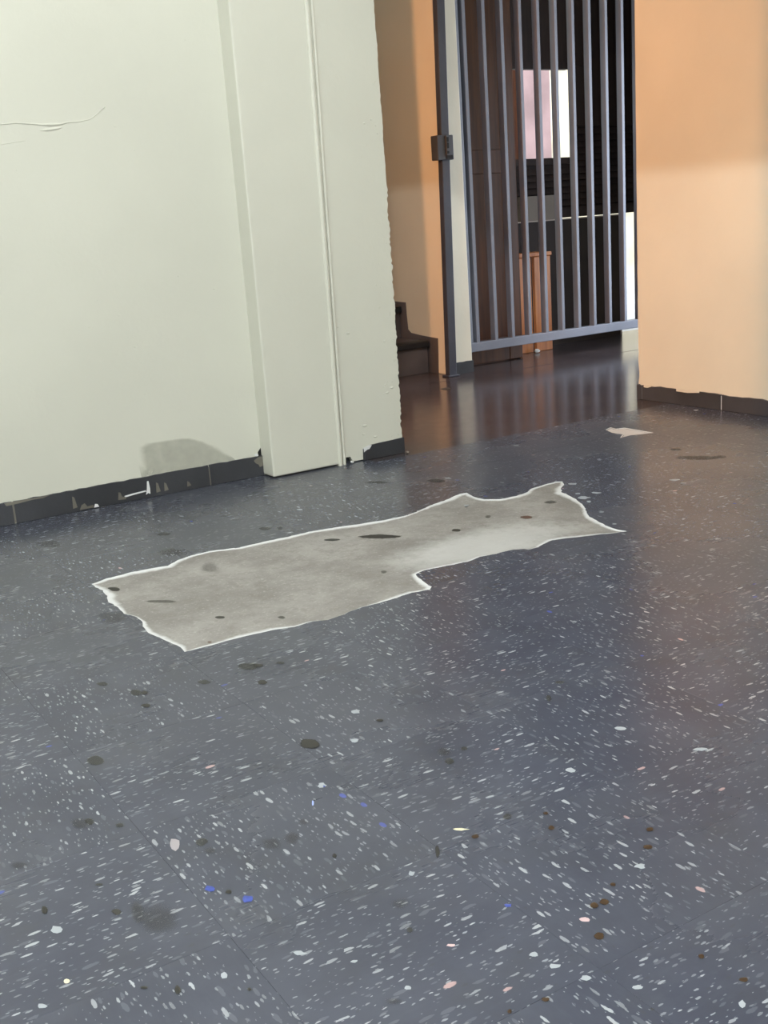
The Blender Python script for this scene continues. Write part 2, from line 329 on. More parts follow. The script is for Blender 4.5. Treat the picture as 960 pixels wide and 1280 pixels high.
CHIPS=[(0.4462,1.2338,0.0066,-0.0052,-0.0037,-0.0084,"blue"), (0.4750,1.1825,0.0073,-0.0057,-0.0045,-0.0095,"blue"), (0.6930,1.3789,0.0075,-0.0062,-0.0048,-0.0086,"white"), (0.6937,1.3752,0.0028,-0.0023,-0.0024,-0.0043,"blue"), (0.6563,1.3418,0.0018,-0.0015,-0.0045,-0.0082,"lblue"), (0.7237,0.9715,0.0046,-0.0036,-0.0030,-0.0039,"blue"), (0.2388,1.1646,0.0041,-0.0031,-0.0017,-0.0057,"yellow"), (0.4505,1.3634,0.0080,-0.0064,-0.0072,-0.0177,"pink"), 
    (0.6235,0.9511,0.0058,-0.0045,-0.0021,-0.0030,"pinkw"), (0.7763,0.8942,0.0066,-0.0051,-0.0042,-0.0047,"pinkw"), (0.7073,0.8147,0.0062,-0.0047,-0.0036,-0.0040,"white"), (0.6944,0.8501,0.0084,-0.0064,-0.0036,-0.0042,"white"), (0.6896,0.8802,0.0057,-0.0044,-0.0045,-0.0055,"white"), (0.6698,1.1012,0.0049,-0.0038,-0.0040,-0.0061,"white"), (0.5438,0.9191,0.0042,-0.0032,-0.0029,-0.0044,"white"), (0.9065,0.9350,0.0070,-0.0055,-0.0051,-0.0052,"white"), 
    (0.7415,0.7705,0.0054,-0.0041,-0.0037,-0.0037,"white"), (0.8077,0.6870,0.0039,-0.0029,-0.0057,-0.0049,"white"), (1.1582,1.2358,0.0086,-0.0073,-0.0060,-0.0063,"white"), (1.2011,1.1062,0.0109,-0.0091,-0.0059,-0.0054,"white"), (0.7805,1.1491,0.0119,-0.0096,-0.0024,-0.0034,"yellow"), (0.8649,1.5687,0.0074,-0.0063,-0.0050,-0.0083,"white"), (0.8066,1.4761,0.0080,-0.0068,-0.0044,-0.0074,"white"), (0.2033,1.1393,0.0059,-0.0044,-0.0015,-0.0054,"white"), 
    (0.5200,0.9941,0.0044,-0.0034,-0.0022,-0.0037,"white"), (0.3893,1.0638,0.0037,-0.0028,-0.0035,-0.0078,"white"), (0.4770,1.0452,0.0074,-0.0057,-0.0028,-0.0052,"white"), (0.2584,1.2714,0.0073,-0.0056,-0.0029,-0.0099,"white"), (1.0066,1.1813,0.0073,-0.0060,-0.0066,-0.0075,"white"), (2.4220,2.3366,0.0137,-0.0154,-0.0115,-0.0111,"white"), (2.1039,2.3762,0.0153,-0.0166,-0.0152,-0.0169,"white"), (2.1640,2.3923,0.0123,-0.0135,-0.0095,-0.0104,"white"), 
    (2.1899,2.5216,0.0111,-0.0124,-0.0106,-0.0120,"white"), (2.1223,2.4241,0.0077,-0.0085,-0.0075,-0.0084,"white"), (2.0830,2.3330,0.0060,-0.0065,-0.0119,-0.0131,"white"), (2.0320,2.2257,0.0073,-0.0077,-0.0084,-0.0091,"white"), (1.9740,2.1146,0.0057,-0.0059,-0.0063,-0.0067,"white"), (2.4101,2.2906,0.0075,-0.0084,-0.0071,-0.0067,"white"), (3.2960,3.0662,0.0071,-0.0097,-0.0126,-0.0117,"white"), (1.4536,2.8761,0.0085,-0.0090,-0.0053,-0.0100,"white"), 
    (1.9780,2.8679,0.0103,-0.0116,-0.0095,-0.0134,"white"), (2.4309,3.0940,0.0090,-0.0111,-0.0129,-0.0161,"white"), (1.8186,2.5522,0.0063,-0.0068,-0.0106,-0.0145,"white"), ]

# ------------------------------------------------------------------ setting: shell of the hall and the passage
# pale green wall, recessed part left of the pilaster
wl = MB().box(-3.0, 1.60, 3.385, 3.505, 0, CEIL)
wall_left = struct(wl.build('wall_left', M['green']), 'pale green painted wall left of the pilaster')
# pilaster
pil = MB().box(1.585, 1.845, 3.305, 3.40, 0.004, CEIL).build('wall_pilaster', M['green'], None, 0.006, 3)
struct(pil, 'pale green pilaster standing proud of the wall')
# end piece of the wall with its chipped free edge
zs = ragged(0.052, 2.0, 220, 1.0, 3)
edge = []
rr = random.Random(11)
for z, j in zs:
    chip = 0.0012 + (0.0022 if z < 0.9 else 0.0)
    edge.append((2.098 + 0.004 * math.sin(z * 2.1) + 0.0015 * math.sin(z * 41) * math.sin(z * 13) + j * chip, z))
out = [(1.84, 0.022), (1.884, 0.022), (1.892, 0.004), (1.934, 0.004), (1.936, 0.040), (1.962, 0.050)] + edge + [(2.104, CEIL), (1.84, CEIL)]
we = MB().prism(out, 'y', 3.312, 3.505)
wall_end = struct(we.build('wall_end', M['green'], None), 'pale green wall end with a chipped vertical edge')
MB().box(1.84, 2.092, 3.33, 3.50, 0.0, 0.06).build('wall_core', M['base'], wall_end)
# moulding: two round beads between pilaster and wall end
def bead(x, r, y, z0, z1, lean):
    b = MB(); n = 8
    pts = [(x - r, y + 0.02)] + [(x + r * math.cos(math.pi - math.pi * i / n), y - r * math.sin(math.pi * i / n)) for i in range(n + 1)] + [(x + r, y + 0.02)]
    k = len(pts)
    lo = [(p[0] - lean, p[1], z0) for p in pts]; hi = [(p[0] + lean, p[1], z1) for p in pts]
    b.poly(lo + hi, [tuple(range(k)), tuple(range(2*k-1, k-1, -1))] + [(i, (i+1) % k, k + (i+1) % k, k + i) for i in range(k)])
    return b
tr = bead(1.846, 0.0075, 3.306, 0.0, 1.9, 0.006).build('trim_1', M['green'])
struct(tr, 'thin painted bead running up beside the pilaster')
tr = bead(1.865, 0.0055, 3.308, 0.0, 1.9, 0.008).build('trim_2', M['green'])
struct(tr, 'second thin painted bead beside the first')
# lumps of old paint on the green walls
def lump(parent, x, y, z, r, sx=1.0, sz=1.0, mat='green'):
    b = MB(); n = 8; k = 3
    pts = [(x, y - r * 0.45, z)]
    for j in range(1, k + 1):
        a = math.pi / 2 * j / k
        for i in range(n):
            t = 2 * math.pi * i / n
            pts.append((x + sx * r * math.sin(a) * math.cos(t), y - r * 0.45 * math.cos(a), z + sz * r * math.sin(a) * math.sin(t)))
    fs = [(0, 1 + i, 1 + (i + 1) % n) for i in range(n)]
    for j in range(k - 1):
        fs += [(1 + j*n + i, 1 + (j+1)*n + i, 1 + (j+1)*n + (i+1) % n, 1 + j*n + (i+1) % n) for i in range(n)]
    o = b.poly(pts, fs).build('paint_lump', M[mat], parent)
    for p in o.data.polygons: p.use_smooth = True
    return o
rl = random.Random(5)
for i in range(46):
    z = rl.uniform(0.06, 1.3) if i % 2 else rl.uniform(0.06, 0.6)
    x = 2.09 - abs(rl.gauss(0, 0.045)); 
    if x < 1.89: continue
    lump(wall_end, x, 3.3125, z, rl.uniform(0.0015, 0.004), rl.uniform(0.7, 1.8))
for x, z, r in ((1.868, 0.465, 0.006), (1.912, 0.44, 0.0055), (1.862, 0.50, 0.004), (1.95, 0.12, 0.007), (1.945, 0.09, 0.005), (1.99, 0.075, 0.006), (2.05, 0.22, 0.006), (2.07, 0.235, 0.006)):
    lump(wall_end, x, 3.3125, z, r, 1.5, 0.7)
for i in range(22):
    lump(wall_left, rl.uniform(0.75, 1.5), 3.3855, rl.uniform(0.15, 1.4), rl.uniform(0.0015, 0.003), rl.uniform(0.8, 2.4))
# wrinkle in the paint, upper left
def crease(parent, pts, w, name='paint_crease'):
    b = MB(); prev = None
    v = []; f = []
    for i, (x, z, s) in enumerate(pts):
        v += [(x, 3.3855, z + w * s), (x, 3.3848 - 0.0022 * s, z), (x, 3.3855, z - w * s)]
        if i: f += [(3*i-3, 3*i, 3*i+1, 3*i-2), (3*i-2, 3*i+1, 3*i+2, 3*i-1)]
    o = b.poly(v, f).build(name, M['green'], parent)
    return o
crease(wall_left, [(0.60,1.13,.5),(0.70,1.126,.6),(0.80,1.122,.7),(0.89,1.131,.6),(0.93,1.134,.7),(0.97,1.131,.8),(1.00,1.128,1.1),(1.03,1.127,1.5),(1.055,1.128,1.2),(1.08,1.133,.7),(1.11,1.134,.6),(1.145,1.140,.5),(1.17,1.155,.6),(1.185,1.168,.9),(1.195,1.173,.6)], 0.0042)
crease(wall_left, [(0.995,1.112,.2),(1.01,1.113,1.0),(1.03,1.1145,1.2),(1.05,1.117,.9),(1.062,1.119,.2)], 0.005)
crease(wall_left, [(0.85,1.075,.2),(0.90,1.080,.4),(0.95,1.086,.3)], 0.005)

# dark baseboard of the green wall: three lengths with open joints
bl = struct(empty('baseboard_left', (0, 3.385, 0)), 'dark vinyl baseboard under the pale green wall')
def base_piece(parent, x0, x1, yb, yf, h, seed, mat='base'):
    top = ragged(x0, x1, max(3, int((x1 - x0) / 0.02)), 0.0014, seed)
    pts = [(x0, 0.001)] + [(x, h + j) for x, j in top] + [(x1, 0.001)]
    return MB().prism(pts, 'y', yf - parent.location.y, yb - parent.location.y).build('baseboard_strip', M[mat], parent)
for i, (a, b_) in enumerate(((-0.6, 0.146), (0.150, 0.757), (0.763, 1.389), (1.394, 1.586))):
    base_piece(bl, a, b_, 3.386, 3.377, 0.068, 20 + i)
# mortar in the joints and chips of pale paint on the strip
for x in (0.148, 0.760, 1.3915):
    MB().box(x - 0.003, x + 0.003, 3.379 - 3.385, 0.001, 0.002, 0.062).build('joint_filler', M['grime'], bl)
def flat_chip(parent, pts, y, mat, name='paint_chip', th=0.0012):
    return MB().prism([(x, z) for x, z in pts], 'y', y - th - parent.location.y, y - parent.location.y).build(name, M[mat], parent)
yb = 3.377
flat_chip(bl, [(1.10,0.021),(1.13,0.024),(1.17,0.026),(1.172,0.022),(1.13,0.019),(1.10,0.016)], yb, 'white_chip')
flat_chip(bl, [(1.170,0.012),(1.175,0.030),(1.178,0.054),(1.183,0.054),(1.185,0.030),(1.184,0.012),(1.178,0.016)], yb, 'white_chip')
flat_chip(bl, [(1.078,0.012),(1.082,0.036),(1.088,0.034),(1.092,0.020),(1.104,0.018),(1.104,0.010)], yb, 'grime')
for x, hh in ((1.205, .045), (1.232, .04), (1.31, .03), (0.935, .05)):
    flat_chip(bl, [(x, 0.012), (x + 0.002, hh), (x + 0.008, hh - .004), (x + 0.014, 0.014)], yb, 'grime')
flat_chip(bl, [(0.955,0.004),(0.962,0.018),(0.972,0.022),(0.980,0.010),(0.998,0.012),(1.0,0.004)], yb, 'grime')
flat_chip(bl, [(1.00,0.003),(1.004,0.014),(1.012,0.012),(1.016,0.003)], yb, 'white_chip')
flat_chip(bl, [(0.735,0.068),(0.74,0.058),(0.78,0.060),(0.82,0.063),(0.85,0.062),(0.87,0.067)], yb, 'grime')
flat_chip(bl, [(1.552,0.056),(1.558,0.046),(1.568,0.040),(1.572,0.030),(1.584,0.034),(1.585,0.066),(1.566,0.064)], yb, 'grime')
flat_chip(bl, [(1.573,0.080),(1.574,0.068),(1.586,0.066),(1.586,0.094),(1.580,0.088)], 3.3845, 'black', 'paint_gap')
flat_chip(bl, [(1.558,0.072),(1.566,0.078),(1.574,0.070),(1.568,0.066)], 3.383, 'white_chip')
# short length of baseboard left at the end of the wall
be = struct(empty('baseboard_end', (0, 3.312, 0)), 'short dark baseboard remnant at the end of the green wall')
o = MB().prism([(1.936,0.001),(1.936,0.040),(1.962,0.050),(2.00,0.052),(2.05,0.053),(2.103,0.055),(2.103,0.001)], 'y', -0.006, 0.02).build('baseboard_strip', M['base'], be)
MB().prism([(1.936,0.030),(1.936,0.045),(1.958,0.051),(1.968,0.050),(1.958,0.038),(1.948,0.037)], 'y', -0.008, -0.005).build('paint_chip', M['white_chip'], be)
# right-hand wall (cream), corner chipped near the floor
er = random.Random(17)
pts = []
for i in range(60):
    z = CEIL * (i / 59.0) ** 1.7
    amp = 0.007 if z < 0.22 else 0.0015
    pts.append((3.440 + (er.random() - 0.6) * amp * (1 if z > 0.06 else 0.3), z))
wr = MB().prism([(-3.0, 0.0)] + pts + [(-3.0, CEIL)], 'x', 3.36, 3.52)
wall_right = struct(wr.build('wall_right', M['cream']), 'cream painted wall on the right of the opening')
br_ = struct(empty('baseboard_right', (3.36, 0, 0)), 'dark baseboard of the cream wall on the right')
def base_piece_y(parent, y0, y1, h, seed, x0=-0.009, x1=0.001):
    top = ragged(y0, y1, max(3, int(abs(y1 - y0) / 0.03)), 0.003, seed)
    pts = [(y0, 0.001)] + [(y, h + j) for y, j in top] + [(y1, 0.001)]
    return MB().prism(pts, 'x', x0, x1).build('baseboard_strip', M['base'], parent)
for i, (a, b_) in enumerate(((3.442, 3.4155), (3.413, 2.993), (2.988, 2.43), (2.425, 1.8))):
    base_piece_y(br_, a, b_, 0.060, 40 + i)
for y in (3.414, 2.9905):
    MB().box(-0.007, 0.0, y - 0.0028, y + 0.0028, 0.002, 0.056).build('joint_filler', M['white_chip'], br_)
for y0, y1 in ((3.40, 3.36), (3.22, 3.10)):
    MB().prism([(y0, 0.053), (y0, 0.064), (y1, 0.064), (y1, 0.058), ((y0+y1)/2, 0.052)], 'x', -0.011, -0.008).build('paint_chip', M['cream'], br_)

# unseen sides of the hall and the passage, which shape its light
struct(B(-3.1, -3.0, -3.1, 6.0, 0, CEIL).build('wall_west', M['green']), 'plain wall at the far left of the hall')
struct(B(-3.1, 3.52, -3.1, -3.0, 0, CEIL).build('wall_south', M['green']), 'plain wall behind the camera')
struct(B(-3.1, 5.7, -3.1, 5.45, CEIL, CEIL + 0.1).build('ceiling', M['ceiling']), 'plain white ceiling')
struct(B(-3.0, 3.447, 5.46, 7.1, CEIL + 0.6, CEIL + 0.7).build('ceiling_stairwell', M['ceiling']), 'plain ceiling over the stairs')
struct(B(-3.0, 3.447, 5.36, 5.45, CEIL + 0.1, CEIL + 0.6).build('wall_stair_head', M['cream']), 'plain wall strip above the stairs')
struct(B(2.15, 2.40, 0.3, 4.63, 1.80, CEIL).build('wall_beam_blocker', M['green']), 'unseen beam added to cut the bulb light off the upper walls')  # added above the view, its lower edge sets the bulb's shadow line
struct(B(-3.0, 2.40, 4.63, 4.75, 0, CEIL).build('wall_corridor', M['cream']), 'plain wall of the side corridor')
struct(B(2.28, 2.40, 4.75, 7.0, 0, CEIL).build('wall_stairwell', M['cream']), 'plain wall on the far side of the stairs')
struct(B(-3.0, 3.36, 7.0, 7.1, 0, CEIL + 1).build('wall_landing', M['cream']), 'plain wall at the head of the stairs')

# cream wall beside the stairs, its front edge is the stub that carries the gate post
ws = B(3.312, 3.447, 4.72, 7.0, 0, CEIL).build('wall_stair', M['cream'], None, 0.004, 2)
struct(ws, 'cream wall between the stairs and the gate')
rs = ragged(3.345, 3.450, 5, 0.002, 60)
bs = struct(empty('baseboard_stub', (0, 4.72, 0)), 'dark baseboard on the narrow cream wall end')
MB().prism([(3.335, 0.001)] + [(x, 0.060 + j) for x, j in rs] + [(3.450, 0.001)], 'y', -0.007, 0.002).build('baseboard_strip', M['base'], bs)

# ------------------------------------------------------------------ floor
floor = struct(empty('floor', (0, 0, 0)), 'worn floor of speckled blue grey vinyl tiles')
YEND = GY + 4 * T                  # the tiles stop at the opening, 3.258
FX0, FX1 = GX - 2 * T, 3.36        # tiled area
FY0 = GY - 5 * T
SX0, SX1, SY0, SY1 = -3.0, 3.36, -3.0, 3.385
def slab(name, x0, x1, y0, y1, z0, z1, mat): return B(x0, x1, y0, y1, z0, z1).build(name, M[mat], floor)
slab('subfloor', -3.0, 5.7, -3.0, 5.3, -0.06, -0.0032, 'screed')
slab('vinyl_sheet', SX0, FX0, SY0, 3.385, -0.003, 0, 'sheet')
slab('vinyl_sheet', FX0, SX1, SY0, FY0, -0.003, 0, 'sheet')
slab('passage_floor', 1.9, 5.7, YEND + 0.0005, 4.578, -0.003, -0.0002, 'red')
slab('passage_floor', -3.0, 1.9, 3.505, 4.578, -0.003, -0.0002, 'red')
slab('porch_floor', 2.4, 5.7, 4.584, 5.30, -0.003, 0.0004, 'red')

def jag(poly, seed, amp, step=0.012):
    r = random.Random(seed); out = []
    for i, a in enumerate(poly):
        b = poly[(i + 1) % len(poly)]
        d = math.dist(a, b); k = max(1, int(d / step))
        for j in range(k):
            u = j / k
            out.append((a[0] + (b[0] - a[0]) * u + r.uniform(-amp, amp), a[1] + (b[1] - a[1]) * u + r.uniform(-amp, amp)))
    return out
PATCH_J = jag(PATCH, 1, 0.0016)
HOLE2_J = jag(HOLE2, 2, 0.0010, 0.01)
def area2(p): return sum(p[i][0] * p[(i+1) % len(p)][1] - p[(i+1) % len(p)][0] * p[i][1] for i in range(len(p)))
if area2(PATCH_J) < 0: PATCH_J.reverse()
if area2(HOLE2_J) < 0: HOLE2_J.reverse()
def cutter(poly):
    return MB().prism(poly, 'z', -0.02, 0.02).build('cutter', M['edge'])
cut = [cutter(PATCH_J), cutter(HOLE2_J)]
boxes = [(min(p[0] for p in q), max(p[0] for p in q), min(p[1] for p in q), max(p[1] for p in q)) for q in (PATCH_J, HOLE2_J)]
def inside(pt, poly):
    x, y = pt; c = False
    for i in range(len(poly)):
        x1, y1 = poly[i]; x2, y2 = poly[i-1]
        if (y1 > y) != (y2 > y) and x < (x2 - x1) * (y - y1) / (y2 - y1) + x1: c = not c
    return c
def tile_mesh(name, x0, x1, y0, y1):
    """centred on its own origin, hairline bevel on the upper rim"""
    b = MB(); e = 0.0004
    p = [(x0,y0,-0.0031),(x1,y0,-0.0031),(x1,y1,-0.0031),(x0,y1,-0.0031),
         (x0,y0,-e),(x1,y0,-e),(x1,y1,-e),(x0,y1,-e),
         (x0+e,y0+e,0),(x1-e,y0+e,0),(x1-e,y1-e,0),(x0+e,y1-e,0)]
    f = [(0,3,2,1),(8,9,10,11)]
    for i in range(4):
        j = (i + 1) % 4
        f += [(i, j, 4+j, 4+i), (4+i, 4+j, 8+j, 8+i)]
    return b.poly(p, f).mesh(name, [M['tile'], M['edge']])
H = T / 2 - 0.00008
full = tile_mesh('floor_tile', -H, H, -H, H)
ntile = 0
i0, i1 = -2, 9; j0, j1 = -5, 3
for i in range(i0, i1 + 1):
    for j in range(j0, j1 + 1):
        cx, cy = GX + (i + 0.5) * T, GY + (j + 0.5) * T
        x1 = min(H, 3.36 - cx - 0.001)
        me = full
        if x1 < 0.02 - H: continue
        rot = (i + j) % 2
        special = x1 < H - 1e-6
        if special:
            me = tile_mesh('floor_tile', -H, x1, -H, H); rot = 0
        o = bpy.data.objects.new('floor_tile', me); col.objects.link(o)
        o.location = (cx, cy, random.uniform(-0.00010, 0.00005))
        o.rotation_euler = (random.uniform(-0.0004, 0.0004), random.uniform(-0.0004, 0.0004), 0.0)
        q = 0 if special else rot * math.pi / 2 + (math.pi if random.random() < 0.5 else 0)
        o.rotation_euler[2] = q
        o.parent = floor
        # broken tiles
        for c, bx_, poly in zip(cut, boxes, (PATCH_J, HOLE2_J)):
            if cx - T/2 < bx_[1] and cx + T/2 > bx_[0] and cy - T/2 < bx_[3] and cy + T/2 > bx_[2]:
                o.data = o.data.copy()
                md = o.modifiers.new('broken', 'BOOLEAN'); md.operation = 'DIFFERENCE'; md.object = c; md.solver = 'EXACT'
                bpy.context.view_layer.update()
                dg = bpy.context.evaluated_depsgraph_get()
                me2 = bpy.data.meshes.new_from_object(o.evaluated_get(dg))
                o.modifiers.clear(); o.data = me2
        if len(o.data.polygons) == 0 :
            bpy.data.objects.remove(o); continue
        if o.data is not full:
            if len(o.data.materials) < 2:
                o.data.materials.clear(); o.data.materials.append(M['tile']); o.data.materials.append(M['edge'])
            # slivers left inside the hole are dropped; broken side faces show the pale body of the tile
            mw = Matrix.LocRotScale(o.location, o.rotation_euler, None)
            for p in o.data.polygons:
                cc_ = mw @ p.center
                onrim = abs(p.normal.z) < 0.5 and (abs(abs(p.center.x)) < H - 0.001 and abs(p.center.y) < H - 0.001)
                p.material_index = 1 if onrim else 0
        ntile += 1
for c in cut: bpy.data.objects.remove(c)
# strip of tile between the last whole row and the green wall
for i in range(i0, 7):
    x0, x1 = GX + i * T + 0.00025, GX + (i + 1) * T - 0.00025
    yt = 3.384
    if x0 > 1.95: continue
    cx, cy = (x0 + x1) / 2, (YEND + yt) / 2
    me = tile_mesh('floor_tile', x0 - cx, x1 - cx, YEND + 0.00025 - cy, yt - cy)
    o = bpy.data.objects.new('floor_tile', me); col.objects.link(o); o.location = (cx, cy, 0); o.parent = floor

# bare screed where tiles are gone, with the white crushed rim of adhesive
def screed_patch(poly, w, name, label, bare='screed', sm=3):
    n = len(poly); z = -0.0026
    nrm = []
    for i in range(n):
        # smoothed inward normal
        a = poly[(i - sm) % n]; b = poly[(i + sm) % n]
        dx, dy = b[0] - a[0], b[1] - a[1]; L = math.hypot(dx, dy) or 1
        nrm.append((-dy / L, dx / L))
    r = random.Random(9)
    outer = [(p[0] - nr[0] * 0.002, p[1] - nr[1] * 0.002) for p, nr in zip(poly, nrm)]
    k1, k2 = [], []
    ww = [w * (0.75 + 0.5 * math.sin(i * 0.21) * math.sin(i * 0.057 + 1)) for i in range(n)]
    ring = lambda d: [(p[0] + nr[0] * d * x, p[1] + nr[1] * d * x) for p, nr, x in zip(poly, nrm, ww)]
    r1, r2 = ring(0.45), ring(1.0)
    v = [(x, y, -0.0006) for x, y in outer] + [(x, y, -0.0018) for x, y in r1] + [(x, y, z) for x, y in r2] 
    f = []
    for i in range(n):
        j = (i + 1) % n
        f += [(i, j, n + j, n + i), (n + i, n + j, 2*n + j, 2*n + i)]
    me = bpy.data.meshes.new(name); me.from_pydata(v, [], f); me.update()
    me.materials.append(M['screed'])
    at = me.attributes.new('rim', 'FLOAT', 'POINT')
    for i in range(3 * n): at.data[i].value = 1.0 if i < n else (0.55 if i < 2*n else 0.0)
    o = bpy.data.objects.new(name, me); col.objects.link(o); o.parent = floor
    for p in me.polygons: p.use_smooth = True
    # the bare area itself
    me2 = bpy.data.meshes.new('bare_screed')
    bm = bmesh.new(); vs = [bm.verts.new((x, y, z - 0.0002)) for x, y in poly]
    bm.faces.new(vs); bmesh.ops.triangulate(bm, faces=bm.faces[:]); bm.to_mesh(me2); bm.free()
    me2.materials.append(M[bare])
    o2 = bpy.data.objects.new('bare_screed', me2); col.objects.link(o2); o2.parent = floor
    o2['label'] = label
    return o
screed_patch(PATCH_J, 0.023, 'adhesive_rim', 'long patch of bare screed where tiles are missing')
screed_patch(HOLE2_J, 0.005, 'adhesive_rim', 'small pale hole where a tile is broken', 'adhesive', 2)

# dirt spots: thin films on the tiles and on the screed
SM = {'d': film_material('dark oily spot', (0.035, 0.034, 0.030), 0.9), 'g': film_material('grey grime spot', (0.06, 0.06, 0.05), 0.5),
      's': film_material('soft smudge', (0.055, 0.052, 0.045), 0.28, 0.5, True), 'b': film_material('brown drip', (0.050, 0.026, 0.010), 0.95),
      'k': film_material('black tar mark', (0.018, 0.016, 0.014), 0.97), 'r': film_material('rust spot', (0.12, 0.05, 0.025), 0.7)}
def stain(x, y, ax, ay, bx, by, k, z, seed):
    r = random.Random(seed); n = 18
    j = [1 + r.uniform(-0.22, 0.22) for _ in range(n)]
    j = [(j[i] * 2 + j[i-1] + j[(i+1) % n]) / 4 for i in range(n)]
    v = [(0, 0, 0.0004)]; 
    g = 1.08
    for q, s in ((0.55, 1), (g, 1)):
        for i in range(n):
            t = 2 * math.pi * i / n
            c, s_ = math.cos(t) * q * j[i], math.sin(t) * q * j[i]
            v.append((ax * c + bx * s_, ay * c + by * s_, 0.0003 if q < 1 else 0.0))
    f = [(0, 1 + i, 1 + (i+1) % n) for i in range(n)] + [(1 + i, 1 + n + i, 1 + n + (i+1) % n, 1 + (i+1) % n) for i in range(n)]
    me = bpy.data.meshes.new('stain'); me.from_pydata(v, [], f); me.update(); me.materials.append(SM[k])
    at = me.attributes.new('film', 'FLOAT', 'POINT')
    for i in range(len(v)): at.data[i].value = 1.0 if i == 0 else (0.75 if i <= n else 0.0)
    bm = bmesh.new(); bm.from_mesh(me); bmesh.ops.recalc_face_normals(bm, faces=bm.faces[:])
    if sum(p.normal.z for p in bm.faces) < 0: bmesh.ops.reverse_faces(bm, faces=bm.faces[:])
    bm.to_mesh(me); bm.free()
    o = bpy.data.objects.new('stain', me); col.objects.link(o); o.location = (x, y, z); o.parent = floor
for i, s in enumerate(SPOTS): stain(*s, 0.0006, 100 + i)
for i, s in enumerate(SCREED_SPOTS): stain(*s, -0.0024, 300 + i)

# soft grey mark low on the green wall, fading at its upper edge
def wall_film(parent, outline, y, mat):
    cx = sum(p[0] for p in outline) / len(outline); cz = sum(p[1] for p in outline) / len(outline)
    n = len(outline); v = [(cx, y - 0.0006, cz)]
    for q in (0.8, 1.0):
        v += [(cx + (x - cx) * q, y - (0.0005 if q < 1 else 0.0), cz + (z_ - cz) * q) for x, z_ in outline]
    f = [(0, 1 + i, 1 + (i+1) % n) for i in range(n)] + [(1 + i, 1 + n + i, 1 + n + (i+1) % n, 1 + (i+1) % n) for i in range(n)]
    me = bpy.data.meshes.new('grey_mark'); me.from_pydata(v, [], f); me.update(); me.materials.append(mat)
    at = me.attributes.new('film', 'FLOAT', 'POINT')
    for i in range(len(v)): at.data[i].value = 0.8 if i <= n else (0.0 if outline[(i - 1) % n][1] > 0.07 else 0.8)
    o = bpy.data.objects.new('grey_mark', me); col.objects.link(o); o.parent = parent
wall_film(wall_left, [(1.165,0.066),(1.16,0.12),(1.165,0.165),(1.19,0.176),(1.24,0.174),(1.29,0.174),(1.34,0.168),(1.39,0.150),(1.43,0.125),(1.465,0.095),(1.49,0.068)], 3.3842, film_material('grey film', (0.46, 0.46, 0.40), 0.42, 0.5, True))

# large coloured chips pressed into single tiles, and loose white chips beside the hole
CM = {'blue': paint('blue vinyl chip', (0.055, 0.085, 0.36), 0.15, 0.3, 0), 'lblue': paint('pale blue chip', (0.35, 0.45, 0.85), 0.1, 0.3, 0),
      'white': paint('white vinyl chip', (0.36, 0.39, 0.43), 0.06, 0.4, 0), 'yellow': paint('ivory chip', (0.74, 0.70, 0.50), 0.06, 0.4, 0),
      'pink': paint('pale pink chip', (0.36, 0.33, 0.36), 0.1, 0.4, 0), 'pinkw': paint('pink white chip', (0.62, 0.46, 0.48), 0.1, 0.4, 0)}
def chip(x, y, ax, ay, bx, by, k, seed):
    r = random.Random(seed); n = 9
    v = [(0, 0, 0.0007)]
    for i in range(n):
        t = 2 * math.pi * i / n; q = r.uniform(0.5, 0.95)
        v.append(((ax * math.cos(t) + bx * math.sin(t)) * q, (ay * math.cos(t) + by * math.sin(t)) * q, 0.0))
    me = bpy.data.meshes.new('vinyl_chip'); me.from_pydata(v, [], [(0, 1 + i, 1 + (i+1) % n) for i in range(n)]); me.update()
    me.materials.append(CM[k])
    bm = bmesh.new(); bm.from_mesh(me)
    bmesh.ops.recalc_face_normals(bm, faces=bm.faces[:])
    if sum(p.normal.z for p in bm.faces) < 0: bmesh.ops.reverse_faces(bm, faces=bm.faces[:])
    bm.to_mesh(me); bm.free()
    o = bpy.data.objects.new('vinyl_chip', me); col.objects.link(o); o.location = (x, y, 0.0004); o.parent = floor
for i, s in enumerate(CHIPS): chip(*s, 500 + i)

# ------------------------------------------------------------------ stairs behind the green wall
st = tag(empty('staircase', (2.85, 4.90, 0)), 'dark painted stairs with black nosings rising behind the green wall', 'stairs')
RISE, RUN = 0.168, 0.245
for k in range(8):
    y = k * RUN
    s = MB().box(-0.44, 0.452, y + 0.012, 2.05, k * RISE + (0.001 if k == 0 else 0), (k + 1) * RISE - 0.002).build('step', M['stair'], st)
    MB().box(-0.44, 0.452, y - 0.012, y + 0.06, (k + 1) * RISE - 0.034, (k + 1) * RISE).build('nosing', M['nosing'], s, 0.006, 2)
# dark painted dado that climbs the wall with the steps
pts = [(4.832, 0.001), (4.826, 0.10), (4.822, 0.182)]
y, z = 4.90, 0.183
pts += [(4.87, 0.184), (4.98, 0.190), (5.07, 0.198), (5.095, 0.215), (5.102, 0.30), (5.103, 0.356)]
for k in range(1, 8):
    yy = 5.103 + (k) * RUN; zz = 0.356 + (k - 1) * RISE
    pts += [(yy - 0.015, zz + 0.006), (yy, zz + RISE)]
pts += [(6.98, pts[-1][1]), (6.98, 0.001)]
MB().prism(pts, 'x', -0.003, 0.0).build('stair_dado', M['stair'], ws).location = (3.312, 0, 0)

